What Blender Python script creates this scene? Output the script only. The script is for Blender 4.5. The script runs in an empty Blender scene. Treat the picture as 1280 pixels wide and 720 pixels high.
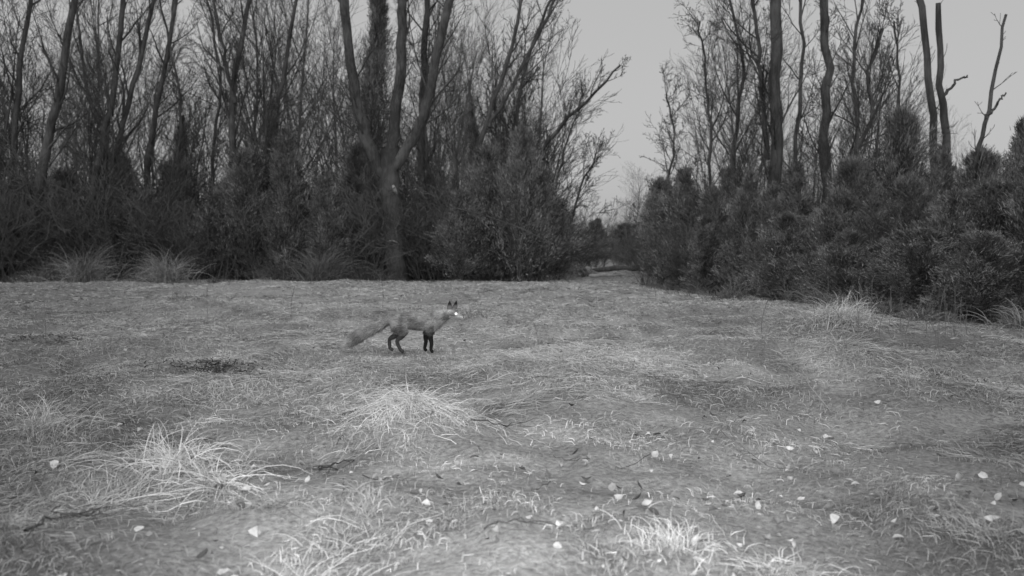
import bpy, math, random
import numpy as np
from mathutils import Vector, Quaternion
random.seed(11)
rng = np.random.default_rng(7)
scene = bpy.context.scene
F = 1108.0; CAMH = 0.92; HZ = 312.0

# ------------------------------------------------------------------ survey helpers (metres)
def bx(u, d): return (u-640.0)/F*d
def W(u, v, d): return Vector((bx(u, d), d, CAMH+(HZ-v)/F*d))

# ------------------------------------------------------------------ noise
def hsh(ix, iy, s):
    n = (ix*374761393 + iy*668265263 + s*144269504) & 0xffffffff
    n = ((n ^ (n >> 13))*1274126177) & 0xffffffff
    return ((n ^ (n >> 16)) & 0xffff)/65535.0
def vn(x, y, s=0):
    x = np.asarray(x, float); y = np.asarray(y, float)
    ix = np.floor(x).astype(np.int64); iy = np.floor(y).astype(np.int64)
    fx = x-ix; fy = y-iy
    fx = fx*fx*(3-2*fx); fy = fy*fy*(3-2*fy)
    a = hsh(ix, iy, s); b = hsh(ix+1, iy, s); c = hsh(ix, iy+1, s); d = hsh(ix+1, iy+1, s)
    return (a*(1-fx)+b*fx)*(1-fy)+(c*(1-fx)+d*fx)*fy
def fbm(x, y, s=0, o=3):
    t = 0; a = 0.5; n = 0
    for i in range(o):
        t = t+a*vn(x*2**i+i*17.3, y*2**i-i*9.1, s+i); n += a; a *= .5
    return t/n

MOUNDS = [(-.50,4.35,.30,.19),(3.4,9.2,.65,.26),(.35,6.2,.8,.13),(-1.30,3.55,.25,.08),(-2.25,4.3,.3,.08),
          (.50,2.75,.28,.05),(1.45,2.85,.3,.06),(2.2,5.2,.5,.12),(-3.4,7.5,.8,.12),(-1.6,5.6,.4,.08),(1.6,7.6,.6,.10),
          (-1.55,2.85,.2,.05),(2.6,7.0,.5,.13),(1.0,10.5,1.0,.10),(-2.0,12,1.3,.12),(-5,14,1.2,.15),(3,13,1.1,.12),(-6,20,1.6,.2),(1,18,1.8,.15)]
FOX = (-0.84, 7.8)
def terrain(x, y):
    x = np.asarray(x, float); y = np.asarray(y, float)
    h = (fbm(x*.45, y*.45, 3, 2)-.5)*.18 + (fbm(x*1.9+5, y*1.9, 9, 2)-.5)*.13*np.clip(1.3-y/25, .5, 1) + (vn(x*6, y*6, 21)-.5)*.04
    far = np.clip((np.hypot(x, y)-40)/200, 0, 1)
    h = h*(1-far)
    for mx, my, r, hh in MOUNDS:
        h = h+hh*np.exp(-((x-mx)**2+(y-my)**2)/(r*r))
    w = np.exp(-(((x-FOX[0])/1.0)**2+((y-FOX[1])/.55)**2)**2)
    return h*(1-w) + 0.0*w
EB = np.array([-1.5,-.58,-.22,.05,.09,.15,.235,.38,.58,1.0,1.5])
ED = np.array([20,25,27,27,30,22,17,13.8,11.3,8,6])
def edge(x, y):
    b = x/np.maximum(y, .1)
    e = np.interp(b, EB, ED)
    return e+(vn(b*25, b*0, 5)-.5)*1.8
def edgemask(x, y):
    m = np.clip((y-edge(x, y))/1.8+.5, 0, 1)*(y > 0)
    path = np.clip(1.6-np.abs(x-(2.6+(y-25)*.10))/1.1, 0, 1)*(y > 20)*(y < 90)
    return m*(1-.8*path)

# ------------------------------------------------------------------ mesh helper
def mesh_obj(name, verts, quads, mat, shade=None, smooth=False, link=True, ngon=4):
    me = bpy.data.meshes.new(name)
    verts = np.ascontiguousarray(verts, dtype=np.float32).reshape(-1, 3)
    quads = np.ascontiguousarray(quads, dtype=np.int32).reshape(-1, ngon)
    me.vertices.add(len(verts)); me.vertices.foreach_set('co', verts.ravel())
    me.loops.add(quads.size); me.loops.foreach_set('vertex_index', quads.ravel())
    me.polygons.add(len(quads)); me.polygons.foreach_set('loop_start', np.arange(0, quads.size, ngon, dtype=np.int32))
    me.update(calc_edges=True)
    if smooth: me.polygons.foreach_set('use_smooth', np.ones(len(quads), dtype=bool))
    if shade is not None:
        a = me.attributes.new('shade', 'FLOAT', 'POINT'); a.data.foreach_set('value', np.asarray(shade, np.float32).ravel())
    me.materials.append(mat)
    if not link: return me
    ob = bpy.data.objects.new(name, me); scene.collection.objects.link(ob)
    return ob
def inst(name, me, loc, s=(1,1,1), rz=0.0, parent=None, tilt=0):
    ob = bpy.data.objects.new(name, me); scene.collection.objects.link(ob)
    ob.location = loc; ob.scale = s; ob.rotation_euler = (random.uniform(-tilt, tilt), random.uniform(-tilt, tilt), rz)
    if parent: ob.parent = parent
    return ob
def empty(name):
    e = bpy.data.objects.new(name, None); scene.collection.objects.link(e); e.empty_display_size = .2; return e

# ------------------------------------------------------------------ materials (infra-red monochrome)
def nt(name):
    m = bpy.data.materials.new(name); m.use_nodes = True
    t = m.node_tree; t.nodes.clear(); return m, t
def attr_mat(name, nscale=40, namp=.35, mult=1.0, bump=0, n2=0):
    m, t = nt(name); N = t.nodes; L = t.links
    out = N.new('ShaderNodeOutputMaterial'); at = N.new('ShaderNodeAttribute'); at.attribute_name = 'shade'
    tc = N.new('ShaderNodeTexCoord'); no = N.new('ShaderNodeTexNoise'); no.inputs['Scale'].default_value = nscale
    no.inputs['Detail'].default_value = 6 if bump else 2; no.inputs['Roughness'].default_value = .7 if bump else .5
    L.new(tc.outputs['Object'], no.inputs['Vector'])
    mr = N.new('ShaderNodeMapRange'); mr.inputs['From Min'].default_value = .3; mr.inputs['From Max'].default_value = .7
    mr.inputs['To Min'].default_value = (1-namp)*mult; mr.inputs['To Max'].default_value = (1+namp)*mult
    L.new(no.outputs['Fac'], mr.inputs['Value'])
    mu = N.new('ShaderNodeMath'); mu.operation = 'MULTIPLY'; L.new(at.outputs['Fac'], mu.inputs[0]); L.new(mr.outputs[0], mu.inputs[1])
    cb = N.new('ShaderNodeCombineColor')
    for i in range(3): L.new(mu.outputs[0], cb.inputs[i])
    p = N.new('ShaderNodeBsdfDiffuse')
    L.new(cb.outputs[0], p.inputs['Color'])
    if bump:
        b = N.new('ShaderNodeBump'); b.inputs['Strength'].default_value = .9; b.inputs['Distance'].default_value = bump
        L.new(no.outputs['Fac'], b.inputs['Height']); L.new(b.outputs[0], p.inputs['Normal'])
    L.new(p.outputs[0], out.inputs['Surface'])
    return m
def bark_mat(name, lo, hi):
    m, t = nt(name); N = t.nodes; L = t.links
    out = N.new('ShaderNodeOutputMaterial'); tc = N.new('ShaderNodeTexCoord'); mp = N.new('ShaderNodeMapping')
    mp.inputs['Scale'].default_value = (1, 1, .22)
    L.new(tc.outputs['Object'], mp.inputs['Vector'])
    no = N.new('ShaderNodeTexNoise'); no.inputs['Scale'].default_value = 14; no.inputs['Detail'].default_value = 5; no.inputs['Roughness'].default_value = .7
    L.new(mp.outputs[0], no.inputs['Vector'])
    no2 = N.new('ShaderNodeTexNoise'); no2.inputs['Scale'].default_value = 1.3; L.new(tc.outputs['Object'], no2.inputs['Vector'])
    ad = N.new('ShaderNodeMath'); ad.operation = 'ADD'; L.new(no.outputs['Fac'], ad.inputs[0]); L.new(no2.outputs['Fac'], ad.inputs[1])
    cr = N.new('ShaderNodeValToRGB'); cr.color_ramp.elements[0].position = .4; cr.color_ramp.elements[1].position = .62
    cr.color_ramp.elements[0].color = (lo, lo, lo, 1); cr.color_ramp.elements[1].color = (hi, hi, hi, 1)
    hf = N.new('ShaderNodeMath'); hf.operation = 'MULTIPLY'; hf.inputs[1].default_value = .5; L.new(ad.outputs[0], hf.inputs[0]); L.new(hf.outputs[0], cr.inputs[0])
    p = N.new('ShaderNodeBsdfDiffuse')
    L.new(cr.outputs[0], p.inputs['Color'])
    b = N.new('ShaderNodeBump'); b.inputs['Distance'].default_value = .03; L.new(no.outputs['Fac'], b.inputs['Height']); L.new(b.outputs[0], p.inputs['Normal'])
    L.new(p.outputs[0], out.inputs['Surface']); return m
M_GR = attr_mat('dry_grass_material', 5, .12)
M_GROUND = attr_mat('ground_material', 38, .5, 1, .03)
M_CEDAR = attr_mat('cedar_foliage_material', 1.6, .45)
M_FUR = attr_mat('fox_fur_material', 60, .15)
M_LEAF = attr_mat('leaf_material', 60, .2)
M_BARK = bark_mat('bark_material', .065, .18)
M_BARKD = bark_mat('dark_bark_material', .065, .16)
M_FAR = bark_mat('hazy_bark_material', .11, .22)  # distance haze painted in as lighter bark
M_BRUSH = bark_mat('brush_bark_material', .10, .22)
M_TWIG = bark_mat('dry_twig_material', .15, .3)
M_PALE = bark_mat('pale_wood_material', .3, .5)
M_DEAD = bark_mat('dead_wood_material', .07, .18)

# ------------------------------------------------------------------ ground
n = 560
a = np.linspace(-1, 1, n)
gx = np.sinh(a*6.3)/math.sinh(6.3)*420
ay = np.linspace(-1, 1, n+120)
gy = np.sinh(ay*6.3)/math.sinh(6.3)*420+4.2
X, Y = np.meshgrid(gx, gy)
Z = terrain(X, Y)
V = np.stack([X, Y, Z], -1)
ny, nx = X.shape
idx = np.arange(nx*ny).reshape(ny, nx)
Q = np.stack([idx[:-1, :-1], idx[:-1, 1:], idx[1:, 1:], idx[1:, :-1]], -1)
soil = [(.35,2.85,.85,.42),(-.75,2.75,.55,.3),(.9,3.5,.7,.4),(.1,3.4,.6,.35),(1.6,3.7,.6,.35),(-.3,2.5,.6,.25),(.7,4.6,.6,.35),(-1.7,5.0,.5,.25),(1.9,3.1,.5,.3),(1.5,4.6,.6,.35),(-.3,5.2,.6,.2),(2.6,4.6,.6,.35),(-1.3,2.9,.5,.25),(.1,3.9,.5,.25),(0,2.6,.8,.3),(2.2,5.9,.6,.3),(-.6,3.4,.45,.25)]
def soilmask(x, y):
    s = 0*x
    for sx, sy, ra, rb in soil: s = np.maximum(s, np.exp(-(((x-sx)/ra)**2+((y-sy)/rb)**2)**2))
    return s*np.clip((fbm(x*3.5, y*3.5, 33, 3)-.30)*7, 0, 1)
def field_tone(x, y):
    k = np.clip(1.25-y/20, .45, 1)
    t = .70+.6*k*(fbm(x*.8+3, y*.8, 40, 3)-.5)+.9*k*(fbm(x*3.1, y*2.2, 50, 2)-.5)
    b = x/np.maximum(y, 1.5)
    t = t*(1-.25*np.clip((b-.15)/.35, 0, 1))*(1-.45*np.clip((-b-.22)/.3, 0, 1))  # flash falloff and vignette painted in at both sides; right also darker litter, thatch
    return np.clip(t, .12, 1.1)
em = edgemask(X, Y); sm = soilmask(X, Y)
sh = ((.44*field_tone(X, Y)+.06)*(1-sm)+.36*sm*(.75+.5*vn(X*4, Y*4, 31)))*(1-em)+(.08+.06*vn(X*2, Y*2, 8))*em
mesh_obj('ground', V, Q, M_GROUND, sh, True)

# ------------------------------------------------------------------ grass blades
def blades(x, y, ang, L, w, e0, e1, shade, bend=0.0, nseg=3, z0=None, lift=0.0):
    k = len(x)
    if z0 is None: z0 = terrain(x, y)-.004+lift
    P = np.zeros((k, nseg+1, 3)); P[:, 0] = np.stack([x, y, z0], -1)
    A = np.zeros((k, nseg+1)); A[:, 0] = ang
    for i in range(nseg):
        f = i/(max(nseg-1, 1)); e = e0*(1-f)+e1*f; aa = ang+bend*f
        st = (L/nseg)[:, None]*np.stack([np.cos(e)*np.cos(aa), np.cos(e)*np.sin(aa), np.sin(e)], -1)
        P[:, i+1] = P[:, i]+st; A[:, i+1] = aa
    hh = hsh(np.arange(k), np.arange(k)*0, 3)
    for i in range(1, nseg+1):
        g = terrain(P[:, i, 0], P[:, i, 1])+.003+.02*hh
        P[:, i, 2] = np.maximum(P[:, i, 2], g)
    roll = rng.uniform(-1.1, 1.1, k)
    tw = np.array([1, .9, .65, .12]) if nseg == 3 else np.linspace(1, .12, nseg+1)
    Wv = np.stack([-np.sin(A)*np.cos(roll)[:, None], np.cos(A)*np.cos(roll)[:, None], np.sin(roll)[:, None]*np.ones_like(A)], -1)
    Wv = Wv*(w[:, None]*tw[None, :])[..., None]*.5
    VV = np.stack([P-Wv, P+Wv], 2)
    base = (np.arange(k)*(nseg+1)*2)[:, None]
    s = np.arange(nseg)[None, :]*2
    q = np.stack([base+s, base+s+1, base+s+3, base+s+2], -1)
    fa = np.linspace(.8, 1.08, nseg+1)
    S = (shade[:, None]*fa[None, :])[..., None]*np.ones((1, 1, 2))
    return VV.reshape(-1, 3), q.reshape(-1, 4), S.ravel()
class Acc:
    def __init__(s): s.v = []; s.q = []; s.s = []; s.n = 0
    def add(s, r):
        v, q, sh = r; s.v.append(v); s.q.append(q+s.n); s.s.append(sh); s.n += len(v)
    def obj(s, name, mat, **k): return mesh_obj(name, np.concatenate(s.v), np.concatenate(s.q), mat, np.concatenate(s.s), **k)
G = Acc()
for (y0, y1, N, w, la, lb, bm) in [(1.3,4.0,110000,.0020,.02,.07,.9),(4.0,8,150000,.0030,.03,.10,.85),(8,14,120000,.0052,.05,.13,.8),(14,30,110000,.010,.08,.18,.75)]:
    y = np.sqrt(rng.random(N)*(y1*y1-y0*y0)+y0*y0); x = rng.uniform(-bm, bm, N)*y
    em = edgemask(x, y)
    dn = .14+2.2*np.clip(fbm(x*2.1, y*2.1, 60, 3)-.36, 0, 1)
    smk = soilmask(x, y); dn = dn*(1-.93*smk)
    keep = (rng.random(N) < dn*1.2)*(rng.random(N) > em*.93)
    x = x[keep]; y = y[keep]; k = len(x); em = em[keep]
    flow = fbm(x*.7+9, y*.7, 70, 2)*14.0+(fbm(x*3.3, y*3.3, 77, 2)-.5)*8
    flat = rng.random(k) < .6                       # loose chopped thatch, lying every way
    ang = np.where(flat, rng.uniform(0, 6.28, k), flow+rng.normal(0, .9, k))
    tall = np.clip(fbm(x*1.3, y*1.3, 80, 2)*1.8-.4, .35, 1.3)
    L = rng.uniform(la, lb, k)*np.where(flat, .85, tall*1.25)
    near = np.exp(-(((x-FOX[0])/.75)**2+((y-FOX[1]+.2)/.5)**2)**2); L = L*(1-.4*near)
    up = (rng.random(k) < .03) & ~flat
    e0 = np.where(up, rng.uniform(.9, 1.5, k), np.where(flat, rng.uniform(-.05, .3, k), rng.uniform(.05, .6, k)))
    e1 = np.where(up, e0-rng.uniform(0, 1, k), np.where(flat, rng.uniform(-.4, .2, k), rng.uniform(-.7, .15, k)))
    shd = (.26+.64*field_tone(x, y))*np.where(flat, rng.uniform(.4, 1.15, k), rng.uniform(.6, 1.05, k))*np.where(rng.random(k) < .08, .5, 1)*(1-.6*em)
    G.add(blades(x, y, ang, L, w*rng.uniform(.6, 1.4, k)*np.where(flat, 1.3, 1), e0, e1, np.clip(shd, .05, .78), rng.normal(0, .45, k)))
for i in range(330):
    yy = 2.6+22*random.random()**1.35; xx = random.uniform(-.72, .72)*yy
    if yy > float(edge(np.array([xx]), np.array([yy]))[0])+.3: continue
    if float(soilmask(np.array([xx]), np.array([yy]))[0]) > .15: continue
    if math.hypot((xx-FOX[0])/1.0, (yy-FOX[1]+.15)/.6) < 1: continue
    R = random.uniform(.10, .35)*(1+yy*.03); N = int(160*R/.3*random.uniform(.5, 1.2))
    a0 = random.uniform(0, 6.28); rr = rng.normal(0, R*.45, N); cc = rng.normal(0, R*.3, N)
    x = xx+rr*math.cos(a0)-cc*math.sin(a0); y = yy+rr*math.sin(a0)+cc*math.cos(a0)
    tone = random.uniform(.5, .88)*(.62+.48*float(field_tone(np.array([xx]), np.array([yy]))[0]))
    y = np.maximum(y, 1.5)
    G.add(blades(x, y, a0+rng.normal(0, .65, N), rng.uniform(.06, .24, N), np.full(N, .0020+.00035*yy)*rng.uniform(.6, 1.4, N),
        rng.uniform(.0, .55, N), rng.uniform(-.9, .0, N), np.clip(tone*rng.uniform(.55, 1.15, N), .05, .8), rng.normal(0, .4, N), nseg=4, lift=rng.uniform(0, .02, N)))
G.obj('dry_grass', M_GR)

def tussock(cx, cy, R, N, L, w=.0028, up=.9, tone=.7, name='grass_tussock', mat=None):
    r = np.abs(rng.normal(0, R*.55, N)); th = rng.uniform(0, 2*math.pi, N)
    x = cx+r*np.cos(th); y = cy+r*np.sin(th)*.8
    lean = random.uniform(0, 6.28)
    ang = np.where(rng.random(N) < .4, lean+rng.normal(0, .7, N), th+rng.normal(0, .8, N))
    e0 = np.clip(rng.normal(up, .35, N)-r/R*.3, .05, 1.5); e1 = e0-rng.uniform(.6, 1.9, N)
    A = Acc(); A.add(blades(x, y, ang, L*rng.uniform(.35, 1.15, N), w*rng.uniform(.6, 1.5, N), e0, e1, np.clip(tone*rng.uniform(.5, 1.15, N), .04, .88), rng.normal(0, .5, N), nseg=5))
    return A.obj(name, mat or M_GR)
tussock(-.50, 4.3, .38, 2100, .20, tone=.88, up=.15)
tussock(-1.35, 3.5, .24, 380, .26, w=.004, tone=.9, up=.75)
tussock(-1.12, 3.35, .2, 200, .28, w=.004, tone=.9, up=.4)
tussock(-2.25, 4.2, .20, 320, .24, tone=.8, up=1.2)
tussock(.50, 2.68, .2, 380, .11, tone=.8, up=.9)
tussock(.80, 2.60, .2, 320, .11, tone=.8, up=.8)
tussock(1.5, 2.8, .25, 300, .12, tone=.6, up=.8)
tussock(-1.6, 2.75, .2, 260, .13, tone=.65, up=.9)
tussock(3.35, 9.0, .5, 1300, .34, w=.005, tone=.75, up=.8)
tussock(2.6, 6.9, .45, 600, .28, w=.004, tone=.65, up=.4)
tussock(.35, 6.1, .7, 1200, .24, w=.0035, tone=.8, up=.2)
for i in range(16):
    yy = random.uniform(9, 24); xx = random.uniform(-.6, .6)*yy
    if yy > float(edge(np.array([xx]), np.array([yy]))[0]): continue
    tussock(xx, yy, random.uniform(.2, .5), 200, random.uniform(.15, .3), w=.008, tone=random.uniform(.5, .7), up=.7)

# ------------------------------------------------------------------ leaves on ground
def leaves(N, name):
    y = np.concatenate([2.3+np.abs(rng.normal(0, 1.3, N)), rng.uniform(4, 9, N//4)]); x = rng.uniform(-.7, .7, len(y))*y
    cl = vn(x*2, y*2, 90) > .42; x = x[cl]; y = y[cl]
    prof = [(0,0),(.25,.32),(.55,.40),(.8,.24),(1,0)]
    vs = []; qs = []; ss = []; nn = 0
    for px, py in zip(x, y):
        L = random.uniform(.016, .048); th = random.uniform(0, 6.28); z = float(terrain(np.array([px]), np.array([py]))[0])+random.uniform(.012, .028)
        cu = random.uniform(-.6, .9); cd = random.uniform(.1, .9)
        q = Quaternion(Vector((random.gauss(0, 1), random.gauss(0, 1), 0)).normalized(), random.uniform(-1.0, 1.0)) @ Quaternion((0, 0, 1), th)
        asym = random.uniform(.5, 1.2)
        for t, w in prof:
            for s in (-1, 0, 1):
                ww = w*s*(asym if s > 0 else 1)*random.uniform(.75, 1.15)
                v = Vector(((t-.5)*L, ww*L, (cd*abs(ww)+cu*(t-.5)**2*2)*L))
                v = q @ v; vs.append((px+v.x, py+v.y, z+v.z))
        for i in range(4):
            for j in range(2):
                b = nn+i*3+j; qs.append((b, b+1, b+4, b+3))
        sv = random.choice([.66, .58, .52, .44, .3, .2, .14, .10]); ss += [sv]*15; nn += 15
    return mesh_obj(name, vs, qs, M_LEAF, ss)
leaves(520, 'fallen_leaves')

# ------------------------------------------------------------------ tubes
def tubes(polys, name, mat, link=True):
    groups = {}
    for P, R, S in polys: groups.setdefault((len(P), S), []).append((P, R))
    vs = []; qs = []; n0 = 0
    for (N, S), lst in groups.items():
        P = np.array([[tuple(p) for p in a] for a, _ in lst], float); R = np.array([b for _, b in lst], float)
        T = np.gradient(P, axis=1); T /= np.linalg.norm(T, axis=-1, keepdims=True)+1e-9
        tm = np.abs(T.mean(1)); ref = np.where((tm[:, 2:3] > .75), np.array([[1., 0, 0]]), np.array([[0, 0, 1.]]))[:, None, :]
        U = np.cross(T, ref); U /= np.linalg.norm(U, axis=-1, keepdims=True)+1e-9
        Vv = np.cross(T, U)
        c = np.cos(np.arange(S)*2*math.pi/S); s = np.sin(np.arange(S)*2*math.pi/S)
        ring = P[:, :, None, :]+R[:, :, None, None]*(U[:, :, None, :]*c[None, None, :, None]+Vv[:, :, None, :]*s[None, None, :, None])
        B = len(lst); idn = (n0+np.arange(B*N*S)).reshape(B, N, S)
        r1 = np.roll(idn, -1, axis=2)
        q = np.stack([idn[:, :-1], r1[:, :-1], r1[:, 1:], idn[:, 1:]], -1)
        vs.append(ring.reshape(-1, 3)); qs.append(q.reshape(-1, 4)); n0 += B*N*S
    return mesh_obj(name, np.concatenate(vs), np.concatenate(qs), mat, None, True, link)

NP = [12, 9, 6, 5, 4]; SD = [10, 6, 4, 3, 3]
def rv(s): return Vector((random.gauss(0, s), random.gauss(0, s), random.gauss(0, s)))
def grow(out, p, d, L, r, lvl, mx, kids, upt=.05, wan=.12, spread=.75):
    n = NP[lvl]; pts = [p.copy()]; seg = L/(n-1); dirs = [d.copy()]
    for i in range(n-1):
        d = (d+rv(wan)+Vector((0, 0, upt))).normalized(); p = p+d*seg; pts.append(p); dirs.append(d)
    R = [max(r*(1-.8*i/(n-1)), .0042) for i in range(n)]
    out.append((pts, R, SD[lvl]))
    if lvl < mx: spawn(out, pts, dirs, R, L, lvl, mx, kids, upt, wan, spread, .15)
def spawn(out, pts, dirs, R, L, lvl, mx, kids, upt, wan, spread, t0, clen=None):
    n = len(pts)
    for k in range(kids[lvl]):
        t = t0+(1-t0)*(k+random.random())/kids[lvl]; f = t*(n-1); i = min(int(f), n-2); f -= i
        p = pts[i].lerp(pts[i+1], f); d = dirs[i]; r = R[i]*(1-f)+R[i+1]*f
        ax = d.cross(rv(1)).normalized()
        nd = (Quaternion(ax, random.gauss(spread, .2)) @ d).normalized()
        ll = (clen if clen else L*.58)*random.uniform(.45, 1.15)*(1-.5*(t-t0)/(1-t0))
        grow(out, p, nd, ll, min(r*random.uniform(.35, .58), ll*.014+.004), lvl+1, mx, kids, upt, wan*1.1, spread)
def dens(pts, n):
    P = [Vector(p) for p in pts]; out = []
    m = len(P)-1
    for j in range(n):
        f = j/(n-1)*m; i = min(int(f), m-1); f -= i
        p0 = P[max(i-1, 0)]; p1 = P[i]; p2 = P[i+1]; p3 = P[min(i+2, m)]
        q = .5*((2*p1)+(p2-p0)*f+(2*p0-5*p1+4*p2-p3)*f*f+(3*p1-p0-3*p2+p3)*f**3)
        out.append(q)
    return out
def hero(name, stems, kids=(12, 6, 5, 3), mx=4, clen=2.8, t0=.2, mat=None, wob=.03, upt=.06, spread=.62):
    out = []
    for st in stems:
        pts, r0, r1 = st[0], st[1], st[2]; kk = st[3] if len(st) > 3 else kids; tt = st[4] if len(st) > 4 else t0
        P = dens(pts, 16)
        for i in range(1, 15): P[i] = P[i]+rv(wob)
        dirs = [(P[min(i+1, 15)]-P[max(i-1, 0)]).normalized() for i in range(16)]
        R = [(r0+(r1-r0)*i/15)*random.uniform(.93, 1.07)*(1.35 if (i == 0 and P[0].z < .4) else 1) for i in range(16)]
        out.append((P, R, 12))
        if kk: spawn(out, P, dirs, R, clen*2, 0, mx, kk, upt, .075, spread, tt, clen)
    return tubes(out, name, mat or M_BARK)
def gz(x, y): return float(terrain(np.array([x]), np.array([y]))[0])
def stem(d, *uv, dd=0):
    l = [W(u, v, d+dd*i) for i, (u, v) in enumerate(uv)]
    if uv[0][1] > 320: l[0].z = gz(l[0].x, l[0].y)-.1
    return l
KA = (16, 7, 4, 3)
hero('bare_tree', [(stem(26.5, (26,345),(60,200),(86,80),(118,-90)), .17, .08)], KA)
hero('bare_tree', [(stem(28, (8,345),(24,150),(44,10),(60,-120)), .11, .05)], KA)
hero('bare_tree', [(stem(27, (92,345),(125,210),(150,90),(172,-90)), .14, .06), (stem(27.2, (110,290),(150,180),(185,60),(215,-80)), .10, .05)], KA)
hero('bare_tree', [(stem(29, (186,345),(187,200),(210,90),(240,-80)), .12, .05)], KA)
hero('bare_tree', [(stem(27, (285,345),(292,190),(298,90),(335,-80)), .13, .05), (stem(27, (296,130),(285,70),(262,-40)), .07, .03)], KA)
hero('bare_tree', [(stem(28, (335,345),(343,190),(360,80),(390,-80)), .11, .04)], KA)
hero('bare_tree', [(stem(30, (262,345),(268,200),(278,90),(250,-60)), .07, .03)], KA)
hero('bare_tree', [(stem(30, (150,345),(140,200),(110,90),(95,-60)), .07, .03)], KA)
hero('bare_tree', [(stem(29, (230,345),(222,220),(228,120),(205,0)), .06, .03)], KA)
KC = (12, 7, 4, 3)
hero('forked_tree', [(stem(26, (498,352),(493,300),(488,250),(488,185)), .31, .25, (3, 4, 3, 2), .4),
    (stem(26, (486,225),(458,170),(441,85),(424,-90)), .20, .11, KC, .25),
    (stem(26, (489,205),(500,110),(506,20),(510,-90), dd=.3), .18, .11, KC, .25),
    (stem(26, (490,215),(524,158),(546,80),(585,-90), dd=-.2), .18, .10, KC, .25)], clen=2.6, spread=.6)
tubes([(dens([W(492,232,25.72),W(494,238,25.68),W(497,243,25.72)],6),[.03,.05,.06,.05,.04,.01],7),
       (dens([W(484,302,25.70),W(490,301,25.66),W(497,303,25.70)],6),[.01,.02,.03,.03,.02,.01],7)], 'broken_limb_stub', M_PALE)
hero('bare_tree', [(stem(28, (528,345),(528,150),(535,20),(545,-80)), .13, .08)], KA)
hero('bare_tree', [(stem(27, (560,345),(600,180),(640,60),(668,-60)), .09, .04), (stem(27, (612,160),(650,90),(690,10),(705,-40)), .06, .03)], KA, clen=2.2)
hero('leaning_tree', [(stem(26, (640,345),(655,250),(690,170),(735,125),(774,84)), .09, .025)], (16,7,4,3), clen=1.7)
hero('bare_tree', [(stem(29, (610,345),(640,200),(650,110),(690,0)), .09, .04)], KA, clen=2.0)
hero('bare_tree', [(stem(30, (700,345),(715,270),(735,215),(745,190)), .05, .02)], (16,8,5,3), clen=1.7)
hero('bare_tree', [(stem(32, (675,345),(690,260),(705,190),(728,120)), .06, .02)], (16,8,5,3), clen=1.7)
KR = (14, 7, 4, 3)
hero('bare_tree', [(stem(24, (880,330),(886,200),(882,110),(872,30)), .05, .02)], (18,7,5,3), clen=2.0, spread=.8)
hero('bare_tree', [(stem(22, (912,330),(915,190),(925,90),(903,-20)), .06, .03)], KR, clen=2.2)
hero('bare_tree', [(stem(20, (960,350),(966,200),(968,100),(960,-90)), .16, .11), (stem(20.3, (958,200),(948,90),(935,-40)), .06, .03)], KR, clen=2.2)
hero('bare_tree', [(stem(20, (1030,350),(1031,200),(1028,60),(1024,-90)), .12, .08), (stem(20, (1040,260),(1056,205),(1088,150),(1080,100),(1098,40)), .06, .03)], KR, clen=2.2)
hero('bare_tree', [(stem(23, (985,340),(990,200),(1000,60),(990,-60)), .07, .03)], KR, clen=2.2)
hero('bare_tree', [(stem(24, (1075,340),(1070,180),(1065,60),(1085,-40)), .07, .03)], KR, clen=2.2)
hero('bare_tree', [(stem(25, (840,330),(835,240),(842,170),(832,120)), .045, .02)], (18,7,5,3), clen=1.5, spread=.75)
hero('dead_tree', [(stem(16.5, (1170,370),(1165,220),(1157,100),(1136,-30)), .085, .055)], (5,2,0,0), 1, clen=.5, t0=.5, mat=M_DEAD, wob=.02)
hero('dead_tree', [(stem(16, (1182,370),(1182,220),(1172,110),(1166,8)), .09, .045), (stem(16, (1172,125),(1190,105),(1204,96)), .03, .012, None)], (4,2,0,0), 1, clen=.5, t0=.5, mat=M_DEAD, wob=.02)
hero('dead_tree', [(stem(16, (1208,370),(1213,220),(1232,140),(1250,22)), .055, .022), (stem(16,(1228,150),(1243,128),(1252,118)), .03, .012, None)], (7,3,2,0), 2, clen=.6, t0=.4, mat=M_DEAD, wob=.02)
hero('bare_tree', [(stem(21, (1100,350),(1105,220),(1120,120),(1112,30)), .05, .02)], KR, clen=1.7)

# distant wood (linked copies of a few trees)
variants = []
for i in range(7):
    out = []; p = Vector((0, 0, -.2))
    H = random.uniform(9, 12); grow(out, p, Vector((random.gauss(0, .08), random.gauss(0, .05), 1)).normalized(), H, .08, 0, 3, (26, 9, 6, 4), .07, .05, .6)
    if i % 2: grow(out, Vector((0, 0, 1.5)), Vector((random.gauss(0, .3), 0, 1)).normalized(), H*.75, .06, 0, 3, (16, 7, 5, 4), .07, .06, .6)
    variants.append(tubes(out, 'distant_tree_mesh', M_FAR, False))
DT = empty('distant_trees')
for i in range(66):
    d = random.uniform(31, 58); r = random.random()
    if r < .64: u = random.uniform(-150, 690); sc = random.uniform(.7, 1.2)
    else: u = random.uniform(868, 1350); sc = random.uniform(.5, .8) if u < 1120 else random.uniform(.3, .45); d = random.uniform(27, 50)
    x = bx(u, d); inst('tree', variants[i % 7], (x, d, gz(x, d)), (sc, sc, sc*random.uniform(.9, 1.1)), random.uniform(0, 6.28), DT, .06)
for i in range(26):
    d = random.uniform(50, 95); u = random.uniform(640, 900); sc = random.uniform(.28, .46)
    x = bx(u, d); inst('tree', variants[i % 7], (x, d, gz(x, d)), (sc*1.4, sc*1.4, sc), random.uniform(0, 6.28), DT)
sv = []
for i in range(5):
    out = []
    grow(out, Vector((0, 0, -.1)), Vector((random.gauss(0, .12), random.gauss(0, .1), 1)).normalized(), random.uniform(4.5, 6), .04, 0, 3, (18, 6, 4, 3), .06, .06, .55)
    sv.append(tubes(out, 'sapling_mesh', M_BARKD, False))
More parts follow.
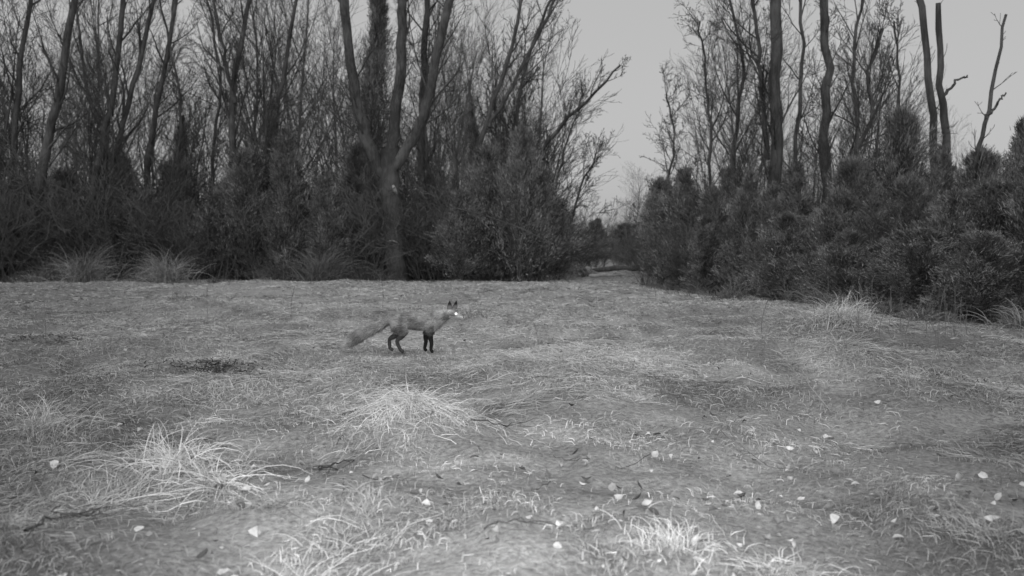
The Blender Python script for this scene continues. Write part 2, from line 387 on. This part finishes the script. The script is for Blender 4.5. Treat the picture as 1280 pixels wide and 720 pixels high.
SP = empty('sapling_thicket')
for i in range(56):
    if i < 36: u = random.uniform(-60, 700); d = random.uniform(26, 31); s = random.uniform(.8, 1.5)
    else: u = random.choice([random.uniform(815, 1110), random.uniform(815, 1290)]); d = float(np.interp((u-640)/F, EB, ED))+random.uniform(1, 5); s = random.uniform(.45, .75)*(1 if u < 1110 else .65)
    x = bx(u, d); inst('sapling', sv[i % 5], (x, d, gz(x, d)), (s, s, s), random.uniform(0, 6.28), SP, .1)

# brush
bv = []
for i in range(4):
    out = []
    for k in range(17):
        th = random.uniform(0, 6.28); d = Vector((math.cos(th)*.4, math.sin(th)*.4, 1)).normalized()
        grow(out, Vector((math.cos(th)*.25, math.sin(th)*.25, -.05)), d, random.uniform(1.2, 2.5), .010, 1, 3, (0, 8, 6, 3), .04, .14, .55)
    bv.append(tubes(out, 'brush_mesh', M_BRUSH, False))
BR = empty('brush_thicket')
for i in range(104):
    r = random.random()
    if r < .6: u = random.uniform(-120, 700); d = random.uniform(25.8, 31); s = random.uniform(.7, 1.6)
    elif r < .82: u = random.uniform(805, 1310); d = np.interp((u-640)/F, EB, ED)+random.uniform(.8, 6); s = random.uniform(.6, 1.0)
    else: u = random.uniform(690, 840); d = random.uniform(32, 55); s = random.uniform(.7, 1.5)
    x = bx(u, d)
    if 715 < u < 805: s *= .5
    inst('brush', bv[i % 4], (x, d, gz(x, d)), (s*1.2, s*1.2, s), random.uniform(0, 6.28), BR, .15)

# ------------------------------------------------------------------ cedars
def cedar_mesh(H, Rr, nb, npb, seed, shape=.8):
    r = np.random.default_rng(seed)
    t = r.random(nb)**.95; z = (.02+.86*t)*H
    prof = np.where(t < .25, .8+.8*t, (1-(t-.25)/.75)**shape)
    th = r.uniform(0, 2*np.pi, nb)
    lob = .22+1.35*vn(th*1.3+seed*7, t*6, seed)*(.5+.7*r.random(nb))+.35*(r.random(nb) < .14)
    L = Rr*(prof*lob+.16)
    el = r.uniform(.15, 1.15, nb)+t*.4
    D = np.stack([np.cos(th)*np.cos(el), np.sin(th)*np.cos(el), np.sin(el)], -1)
    B0 = np.stack([0.06*np.sin(z*2), 0*z, z], -1)
    k = nb*npb
    s = r.beta(1.8, 1.1, (nb, npb)); rad = (.02+.17*(1-s)*L[:, None]+.035*L[:, None])
    P = B0[:, None]+D[:, None]*(L[:, None]*s)[..., None]+r.normal(0, 1, (nb, npb, 3))*rad[..., None]; P[..., 2] -= .05*(L[:, None]*s)**2
    P = P.reshape(-1, 3); P[:, 2] = np.maximum(P[:, 2], .02)
    d = np.repeat(D, npb, 0)+r.normal(0, .45, (k, 3))+np.array([0, 0, .25]); d /= np.linalg.norm(d, axis=1, keepdims=True)
    w = np.cross(d, r.normal(0, 1, (k, 3))); w /= np.linalg.norm(w, axis=1, keepdims=True)
    ll = r.uniform(.05, .16, k)[:, None]; ww = r.uniform(.004, .010, k)[:, None]
    Vv = np.stack([P, P+d*ll*.5+w*ww, P+d*ll, P+d*ll*.5-w*ww], 1)
    q = np.arange(k*4).reshape(k, 4)
    shd = np.repeat(r.uniform(.10, .34, nb), npb)*r.uniform(.6, 1.4, k)
    return Vv.reshape(-1, 3), q, np.repeat(shd, 4)
def cedar_variant(H, Rr, nb, npb, seed, shape):
    v, q, s = cedar_mesh(H, Rr, nb, npb, seed, shape)
    me = mesh_obj('cedar_mesh', v, q, M_CEDAR, s, False, False)
    out = [([Vector((0, 0, -.1+H*.98*i/8)) for i in range(9)], [.055*H/3*(1-.9*i/8) for i in range(9)], 7)]
    random.seed(seed)
    for i in range(80):
        t = random.random(); z = (.03+.9*t)*H; th = random.uniform(0, 6.28); L = Rr*(1-t*.8)*.95
        b = Vector((0, 0, z)); e = b+Vector((math.cos(th), math.sin(th), random.uniform(.1, .8)))*L
        out.append(([b, b.lerp(e, .5)-Vector((0, 0, .03)), e], [.014, .009, .004], 3))
    return me, tubes(out, 'cedar_wood_mesh', M_BARKD, False)
CV = [cedar_variant(3.0, .95, 210, 165, 1, .8), cedar_variant(3.0, 1.15, 230, 165, 2, .7), cedar_variant(3.0, .85, 200, 165, 3, 1.1), cedar_variant(3.0, 1.2, 240, 160, 4, .65), cedar_variant(3.0, 1.05, 190, 180, 8, .95), cedar_variant(3.0, 1.1, 210, 165, 9, .8)]
CT = cedar_variant(6.0, 1.3, 330, 130, 6, 1.0)
random.seed(5)
def cedar(u, d, top, wpx, var=None, h0=3.0):
    H = CAMH+(HZ-top)/F*d; x = bx(u, d); z = gz(x, d)
    me, tm = var or CV[random.randrange(6)]
    sz = H/h0; R = wpx/F*d/(.95*h0/3.0)
    ob = inst('cedar_tree', me, (x, d, z), (R, R, sz), random.uniform(0, 6.28), None, .08)
    inst('trunk', tm, (0, 0, 0), parent=ob)
for c in [(20,28,225,60),(78,29,205,50),(118,28,245,50),(150,27.5,185,46),(190,27,235,46),(228,29,200,44),(270,27,235,44),(312,27,185,42),(362,26.5,150,46),(408,26,205,38),(440,28,165,42),
          (540,27.5,205,38),(578,25.4,235,38),(612,26,180,42),(650,25,150,38),(672,26,200,36),(696,27,245,28),(632,28,160,34),(280,30,215,40),(470,27.5,235,36),
          (-70,26,230,80),(-160,25,220,80),(-240,24,220,90),
          (828,22,220,34),(858,20.5,200,40),(880,18.6,262,42),(893,19.4,224,40),(926,17.8,205,42),(962,17.2,218,42),(985,15.8,262,46),(1000,16.5,208,46),(1040,15.3,232,48),(1076,15.5,195,42),
          (1060,14.0,285,50),(1094,14.6,236,46),(1118,15.8,130,50),(1144,14.4,215,50),(1176,15,170,44),(1192,13,230,56),(1234,12.8,225,60),(1268,14,135,52),(1292,12,180,64),(1360,11.8,150,80),(1440,11,160,90),(1530,10,170,90),
          (1150,12.9,290,56),(1225,12.0,285,60),(985,20,190,40),(1218,16,178,56),(905,22,200,40)]:
    cedar(*c)
cedar(345, 27.5, 100, 46, CT, 6.0); cedar(455, 31, -90, 60, CT, 6.0); cedar(598, 31, 110, 38, CT, 6.0); cedar(215, 31, 130, 40, CT, 6.0)
for i in range(18):
    d = random.uniform(32, 44)
    u = random.choice([random.uniform(-200, 690), random.uniform(820, 1330), random.uniform(-150, 690)])
    cedar(u, d, random.uniform(195, 265), random.uniform(30, 55))
for i in range(10):
    cedar(random.uniform(690, 830), random.uniform(50, 80), random.uniform(268, 296), random.uniform(16, 28))

# pale shrubs / tall dry grass at the wood edge
def upright(u, d, R, N, L, tone, name='dry_grass_clump'):
    tussock(bx(u, d), d, R, N, L, w=.012, up=1.35, tone=tone, name=name)
upright(105, 24.4, .5, 700, 1.3, .42); upright(208, 24.6, .5, 700, 1.15, .50); upright(62, 25, .5, 400, 1.1, .28); upright(345, 26, .8, 600, .8, .24)
upright(400, 25.3, .6, 700, 1.5, .25); upright(460, 25.5, .6, 400, .7, .22)
for i in range(60):
    u = random.uniform(-60, 1330); d = float(np.interp((u-640)/F, EB, ED))-random.uniform(-1.2, 1.5)
    upright(u, d, random.uniform(.25, .7), 200, random.uniform(.2, .5), random.uniform(.15, .4), 'edge_grass')

# ------------------------------------------------------------------ weeds, sticks, logs
out = []
for i in range(44):
    u = random.choice([random.uniform(1010, 1260), random.uniform(1040, 1200), random.uniform(0, 1280)]); d = random.uniform(7.5, 11.0) if u > 900 else random.uniform(8, 22)
    x = bx(u, d); z = gz(x, d); h = random.uniform(.15, .6)
    p = Vector((x, d, z-.02)); pts = dens([p, p+Vector((random.gauss(0, .02), 0, h*.5)), p+Vector((random.gauss(0, .05), random.gauss(0, .05), h))], 6)
    out.append((pts, [.0025]*6, 4))
    for k in range(3):
        q = pts[3].lerp(pts[5], random.random()); out.append(([q, q+Vector((random.gauss(0, .03), random.gauss(0, .03), .04))], [.0015, .003], 3))
tubes(out, 'weed_stalks', M_TWIG)
def stick(u, v, uv2, r, mat, name='fallen_branch', lift=.01, twig=4):
    d = 1019/(v-HZ); d2 = 1019/(uv2[1]-HZ); a = Vector((bx(u, d), d, 0)); b = Vector((bx(uv2[0], d2), d2, 0))
    P = []
    for i in range(10):
        p = a.lerp(b, i/9)+Vector((random.gauss(0, .02), random.gauss(0, .02), 0))*(b-a).length; p.z = gz(p.x, p.y)+lift+r+random.uniform(0, .015); P.append(p)
    out = [(P, [r*(1-.6*i/9) for i in range(10)], 7)]
    for k in range(twig):
        q = P[random.randrange(2, 9)]; l = (b-a).length*.3
        out.append((dens([q, q+Vector((random.gauss(0, l), random.gauss(0, l), l*.2))*.5, q+Vector((random.gauss(0, l), random.gauss(0, l), -.01))], 5), [r*.5, r*.4, r*.35, r*.3, r*.2], 4))
    tubes(out, name, mat)
stick(20, 700, (110, 655), .005, M_BARKD, lift=.03); stick(70, 668, (140, 662), .004, M_BARKD, lift=.03)
stick(398, 605, (436, 590), .005, M_BARKD, lift=.03); stick(590, 556, (668, 546), .003, M_BARK, lift=.02)
stick(600, 684, (700, 680), .003, M_BARK, lift=.02); stick(150, 560, (300, 640), .0025, M_PALE, lift=.03)
stick(905, 560, (1020, 600), .0025, M_TWIG, lift=.02); stick(480, 690, (600, 640), .003, M_PALE, lift=.02); stick(1000, 500, (1120, 560), .003, M_PALE, lift=.02)
stick(820, 520, (930, 500), .003, M_TWIG, lift=.02)
for i in range(60):
    yy = random.uniform(2.5, 7); xx = random.uniform(-.6, .6)*yy; u = 640+xx/yy*F; v = HZ+1019/yy
    yb = max(yy+random.uniform(-.3, .3), 2.3); stick(u, v, (u+random.uniform(-60, 60), HZ+1019/yb), random.uniform(.001, .0022), random.choice([M_TWIG, M_PALE, M_BARK, M_BARKD]), 'twig', .015, 2)
tubes([(dens([W(365,333,24), W(376,345,23.9), W(388,362,23.5)], 6), [.02, .025, .03, .03, .03, .03], 6)], 'leaning_stick', M_BARKD)
tubes([(dens([W(560,258,24.5), W(600,268,24.4), W(650,285,24.3), W(692,306,24.2)], 10), [.013]*10, 5),
       (dens([W(650,285,24.3), W(675,275,24.3), W(700,262,24.3)], 6), [.01, .01, .008, .008, .006, .004], 5)], 'hanging_branch', M_DEAD)
def log(u0, u1, d, z, r, mat):
    a = Vector((bx(u0, d), d, z)); b = Vector((bx(u1, d+.5), d+.5, z+.04))
    P = [a.lerp(b, i/11)+rv(.015) for i in range(12)]
    tubes([(P, [r*.3]+[r*random.uniform(.85, 1.1) for i in range(10)]+[r*.3], 9),
           (dens([P[7], P[7]+Vector((.2, 0, .12)), P[7]+Vector((.5, .1, .15))], 5), [r*.5, r*.4, r*.3, r*.25, r*.1], 6)], 'fallen_log', mat)
log(735, 780, 26, .14, .06, M_PALE); log(742, 812, 28, .3, .08, M_BARKD)

def weed(cx, cy, R, N, tone):
    r = np.abs(rng.normal(0, R*.6, N)); th = rng.uniform(0, 6.28, N)
    x = cx+r*np.cos(th)*1.3; y = cy+r*np.sin(th)*.8
    A = Acc(); A.add(blades(x, y, rng.uniform(0, 6.28, N), rng.uniform(.02, .05, N), rng.uniform(.006, .013, N), rng.uniform(.0, 1.0, N), rng.uniform(-.6, .4, N), tone*rng.uniform(.5, 1.8, N), lift=rng.uniform(0, .07, N)))
    A.obj('low_weed', M_LEAF)
weed(-2.1, 6.3, .28, 380, .10); weed(-4.4, 8.6, .5, 200, .12)

# ------------------------------------------------------------------ fox
def build_fox():
    nodes = []; edges = []
    def add(p, r, parent=None):
        nodes.append((p, r)); i = len(nodes)-1
        if parent is not None: edges.append((parent, i))
        return i
    hips = add((-.165, 0, .298), (.070, .088))
    loin = add((-.07, 0, .294), (.066, .080), hips)
    ribs = add((.03, 0, .286), (.072, .092), loin)
    chest = add((.115, 0, .286), (.072, .098), ribs)
    sh = add((.175, 0, .300), (.060, .084), chest)
    n1 = add((.225, -.006, .328), (.052, .064), sh)
    n2 = add((.270, -.014, .352), (.046, .052), n1)
    hd = add((.312, -.024, .370), (.048, .046), n2)
    h2 = add((.346, -.034, .360), (.039, .036), hd)
    m1 = add((.380, -.046, .341), (.021, .020), h2)
    m2 = add((.409, -.056, .328), (.015, .014), m1)
    m3 = add((.428, -.062, .321), (.010, .010), m2)
    def chain(par, lst):
        for p, r in lst: par = add(p, (r, r), par)
    for s, dx in ((-1, .0), (1, -.07)):
        chain(chest, [((.145+dx*.4, s*.05, .225), .042), ((.125+dx*.8, s*.052, .175), .029), ((.142+dx, s*.05, .10), .0175), ((.134+dx*1.1, s*.05, .035), .015), ((.158+dx*1.1, s*.05, .016), .017)])
    chain(hips, [((-.150, -.052, .235), .058), ((-.100, -.058, .180), .038), ((-.172, -.055, .112), .018), ((-.135, -.055, .035), .015), ((-.105, -.055, .016), .017)])
    chain(hips, [((-.180, .052, .235), .058), ((-.165, .058, .180), .038), ((-.262, .055, .118), .018), ((-.258, .055, .038), .015), ((-.226, .055, .016), .017)])
    t0 = add((-.235, 0, .296), (.036, .040), hips)
    chain(t0, [((-.285, .0, .258), .026), ((-.345, -.005, .226), .034), ((-.415, -.01, .200), .045), ((-.485, -.015, .170), .053), ((-.55, -.02, .130), .056), ((-.605, -.02, .092), .045), ((-.645, -.02, .065), .018)])
    me = bpy.data.meshes.new('fx'); me.from_pydata([p for p, _ in nodes], edges, [])
    ob = bpy.data.objects.new('fx', me); scene.collection.objects.link(ob)
    sk = ob.modifiers.new('s', 'SKIN'); sk.use_smooth_shade = True
    for i, (_, r) in enumerate(nodes):
        d = me.skin_vertices[0].data[i]; d.radius = r; d.use_root = (i == 0)
    ss = ob.modifiers.new('ss', 'SUBSURF'); ss.levels = 2; ss.render_levels = 2
    dg = bpy.context.evaluated_depsgraph_get(); dg.update()
    ev = bpy.data.meshes.new_from_object(ob.evaluated_get(dg))
    bpy.data.objects.remove(ob)
    V = np.zeros(len(ev.vertices)*3, np.float32); ev.vertices.foreach_get('co', V); V = V.reshape(-1, 3)
    NN = np.zeros(len(ev.vertices)*3, np.float32); ev.vertices.foreach_get('normal', NN); NN = NN.reshape(-1, 3)
    def col(p):
        x, y, z = p[:, 0], p[:, 1], p[:, 2]
        c = np.full(len(p), .30)+.13*np.clip((z-.3)/.08, 0, 1)-.11*np.clip((.27-z)/.06, 0, 1)
        c = c*(.55+.9*vn(x*26, z*26, 4))
        c = np.where((x > .17) & (z < .305) & (x < .32), .42, c)
        c = np.where((x > .30) & (z < .338), .65, c)
        c = np.where((x > .423), .02, c)
        legs = (z < .165) & (x > -.29) & (x < .2)
        c = np.where(legs, .03, c)
        c = np.where(legs & (x < -.02), .08, c)
        c = np.where((z < .2) & (z >= .165) & (x > .03) & (x < .2), .09, c)
        tl = (x < -.29) | ((x < -.27) & (z > .17))
        c = np.where(tl, (.32-.5*np.clip(.16-z, 0, .3)*(x > -.585))*(.55+.9*vn(x*26, z*26, 4)), c); c = np.where(x < -.60, .55, c)
        return c
    a = ev.attributes.new('shade', 'FLOAT', 'POINT'); a.data.foreach_set('value', col(V).astype(np.float32))
    ev.materials.clear(); ev.materials.append(M_FUR)
    ev.polygons.foreach_set('use_smooth', np.ones(len(ev.polygons), dtype=bool))
    root = bpy.data.objects.new('red_fox', ev); scene.collection.objects.link(root)
    nf = 30000
    ev.calc_loop_triangles(); T = np.zeros(len(ev.loop_triangles)*3, np.int32); ev.loop_triangles.foreach_get('vertices', T); T = T.reshape(-1, 3)
    A = np.linalg.norm(np.cross(V[T[:, 1]]-V[T[:, 0]], V[T[:, 2]]-V[T[:, 0]]), axis=1); pr = A/A.sum()
    ti = rng.choice(len(T), nf, p=pr); w = rng.dirichlet((1, 1, 1), nf)
    P = (V[T[ti]]*w[..., None]).sum(1); Nn = (NN[T[ti]]*w[..., None]).sum(1); Nn /= np.linalg.norm(Nn, axis=1, keepdims=True)+1e-9
    leg = (P[:, 2] < .18) & (P[:, 0] > -.29); tail = (P[:, 0] < -.27) & ~leg; head = P[:, 0] > .29
    flow = np.where(leg[:, None], np.array([[0, 0, -1.]]), np.where(tail[:, None], np.array([[-.9, 0, -.45]]), np.array([[-1., 0, -.35]])))
    D = flow-Nn*(flow*Nn).sum(1, keepdims=True)+Nn*np.where(tail, .45, .35)[:, None]+rng.normal(0, .2, (nf, 3)); D /= np.linalg.norm(D, axis=1, keepdims=True)
    L = np.where(tail, .042, np.where(leg, .008, np.where(head, .010, .026)))*rng.uniform(.6, 1.2, nf)
    S = np.cross(D, Nn); S /= np.linalg.norm(S, axis=1, keepdims=True)+1e-9
    wd = .0018
    TV = np.stack([P-S*wd, P+S*wd, P+D*L[:, None]], 1).reshape(-1, 3)
    TV[:, 2] = np.maximum(TV[:, 2], .003)
    shd = np.repeat(col(P)*rng.uniform(.5, 1.5, nf), 3)
    f = mesh_obj('fur', TV, np.arange(nf*3), M_FUR, shd, ngon=3); f.parent = root
    def ear(cx, cy, tilt, sc=1):
        vs = []; fs = []; sh = []
        prof = [(0, .024), (.3, .023), (.6, .016), (.85, .007), (1, .001)]; S = 10
        for t, r in prof:
            for k in range(S):
                a = 2*math.pi*k/S; dx = math.cos(a)*r; dy = math.sin(a)*r*.45
                if math.sin(a) < 0: dy *= -.2
                vs.append((cx+dx+tilt*t*.02, cy+dy, .394+t*.078*sc)); sh.append(.03 if math.sin(a) >= -.1 or t > .5 else .2)
        for i in range(4):
            for k in range(S): fs.append((i*S+k, i*S+(k+1) % S, (i+1)*S+(k+1) % S, (i+1)*S+k))
        e = mesh_obj('ear', vs, fs, M_FUR, sh, True); e.parent = root
    ear(.304, -.056, .0); ear(.334, .008, 1.0, .95)
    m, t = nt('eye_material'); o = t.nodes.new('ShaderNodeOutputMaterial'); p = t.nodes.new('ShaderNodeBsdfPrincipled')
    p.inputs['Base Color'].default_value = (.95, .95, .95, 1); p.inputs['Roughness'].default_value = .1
    p.inputs['Emission Color'].default_value = (1, 1, 1, 1); p.inputs['Emission Strength'].default_value = 1.5  # eyeshine of the flash imitated by making the eyes glow
    t.links.new(p.outputs[0], o.inputs['Surface'])
    for dx, dy in ((.362, -.069), (.376, -.022)):
        bpy.ops.mesh.primitive_uv_sphere_add(segments=16, ring_count=10, radius=.010, location=(dx, dy, .358))
        e = bpy.context.object; e.name = 'eye'; e.data.materials.append(m); e.parent = root
        for q in e.data.polygons: q.use_smooth = True
    return root
fox = build_fox()
fox.location = (FOX[0], FOX[1], 0.004)
fox.rotation_euler = (0, 0, math.radians(-6))

# ------------------------------------------------------------------ world, sun, flash
w = bpy.data.worlds.new('World'); scene.world = w; w.use_nodes = True
t = w.node_tree; t.nodes.clear()
el = math.radians(55); az = math.radians(200)
sky = t.nodes.new('ShaderNodeTexSky'); sky.sky_type = 'NISHITA'; sky.sun_disc = False
sky.dust_density = 4; sky.sun_elevation = el; sky.sun_rotation = az
bw = t.nodes.new('ShaderNodeRGBToBW'); mx = t.nodes.new('ShaderNodeMix'); mx.data_type = 'FLOAT'
mx.inputs['Factor'].default_value = .7; mx.inputs[3].default_value = 4.2     # overcast veil over the clear-sky gradient
bg = t.nodes.new('ShaderNodeBackground'); bg.inputs['Strength'].default_value = .134
o = t.nodes.new('ShaderNodeOutputWorld')
t.links.new(sky.outputs[0], bw.inputs[0]); t.links.new(bw.outputs[0], mx.inputs[2]); t.links.new(mx.outputs[0], bg.inputs['Color']); t.links.new(bg.outputs[0], o.inputs['Surface'])
sl = bpy.data.lights.new('sun', 'SUN'); sl.energy = .55; sl.angle = math.radians(40); sl.color = (1, 1, 1)
so = bpy.data.objects.new('sun', sl); scene.collection.objects.link(so)
so.rotation_euler = Vector((-math.sin(az)*math.cos(el), -math.cos(az)*math.cos(el), -math.sin(el))).to_track_quat('-Z', 'Y').to_euler()
# the trail camera's own infra-red flash (it lights the foreground and the fox's eyes in the photograph)
fl = bpy.data.lights.new('infrared_flash', 'SPOT'); fl.energy = 480; fl.spot_size = math.radians(66); fl.spot_blend = 1; fl.shadow_soft_size = .04
fo = bpy.data.objects.new('infrared_flash', fl); scene.collection.objects.link(fo); fo.location = (0, 0, CAMH+.07)
fo.rotation_euler = (math.radians(90-10), 0, 0)

# ------------------------------------------------------------------ camera
cam = bpy.data.cameras.new('camera'); cam.lens = 36*F/1280; cam.clip_end = 1500; cam.clip_start = .05
cam.dof.use_dof = True; cam.dof.focus_distance = 6.0; cam.dof.aperture_fstop = 3.0
co = bpy.data.objects.new('camera', cam); scene.collection.objects.link(co)
co.location = (0, 0, CAMH); co.rotation_euler = (math.radians(90)-math.atan((360-HZ)/F), 0, 0)
scene.camera = co
scene.view_settings.view_transform = 'Standard'; scene.view_settings.look = 'None'; scene.view_settings.exposure = 0
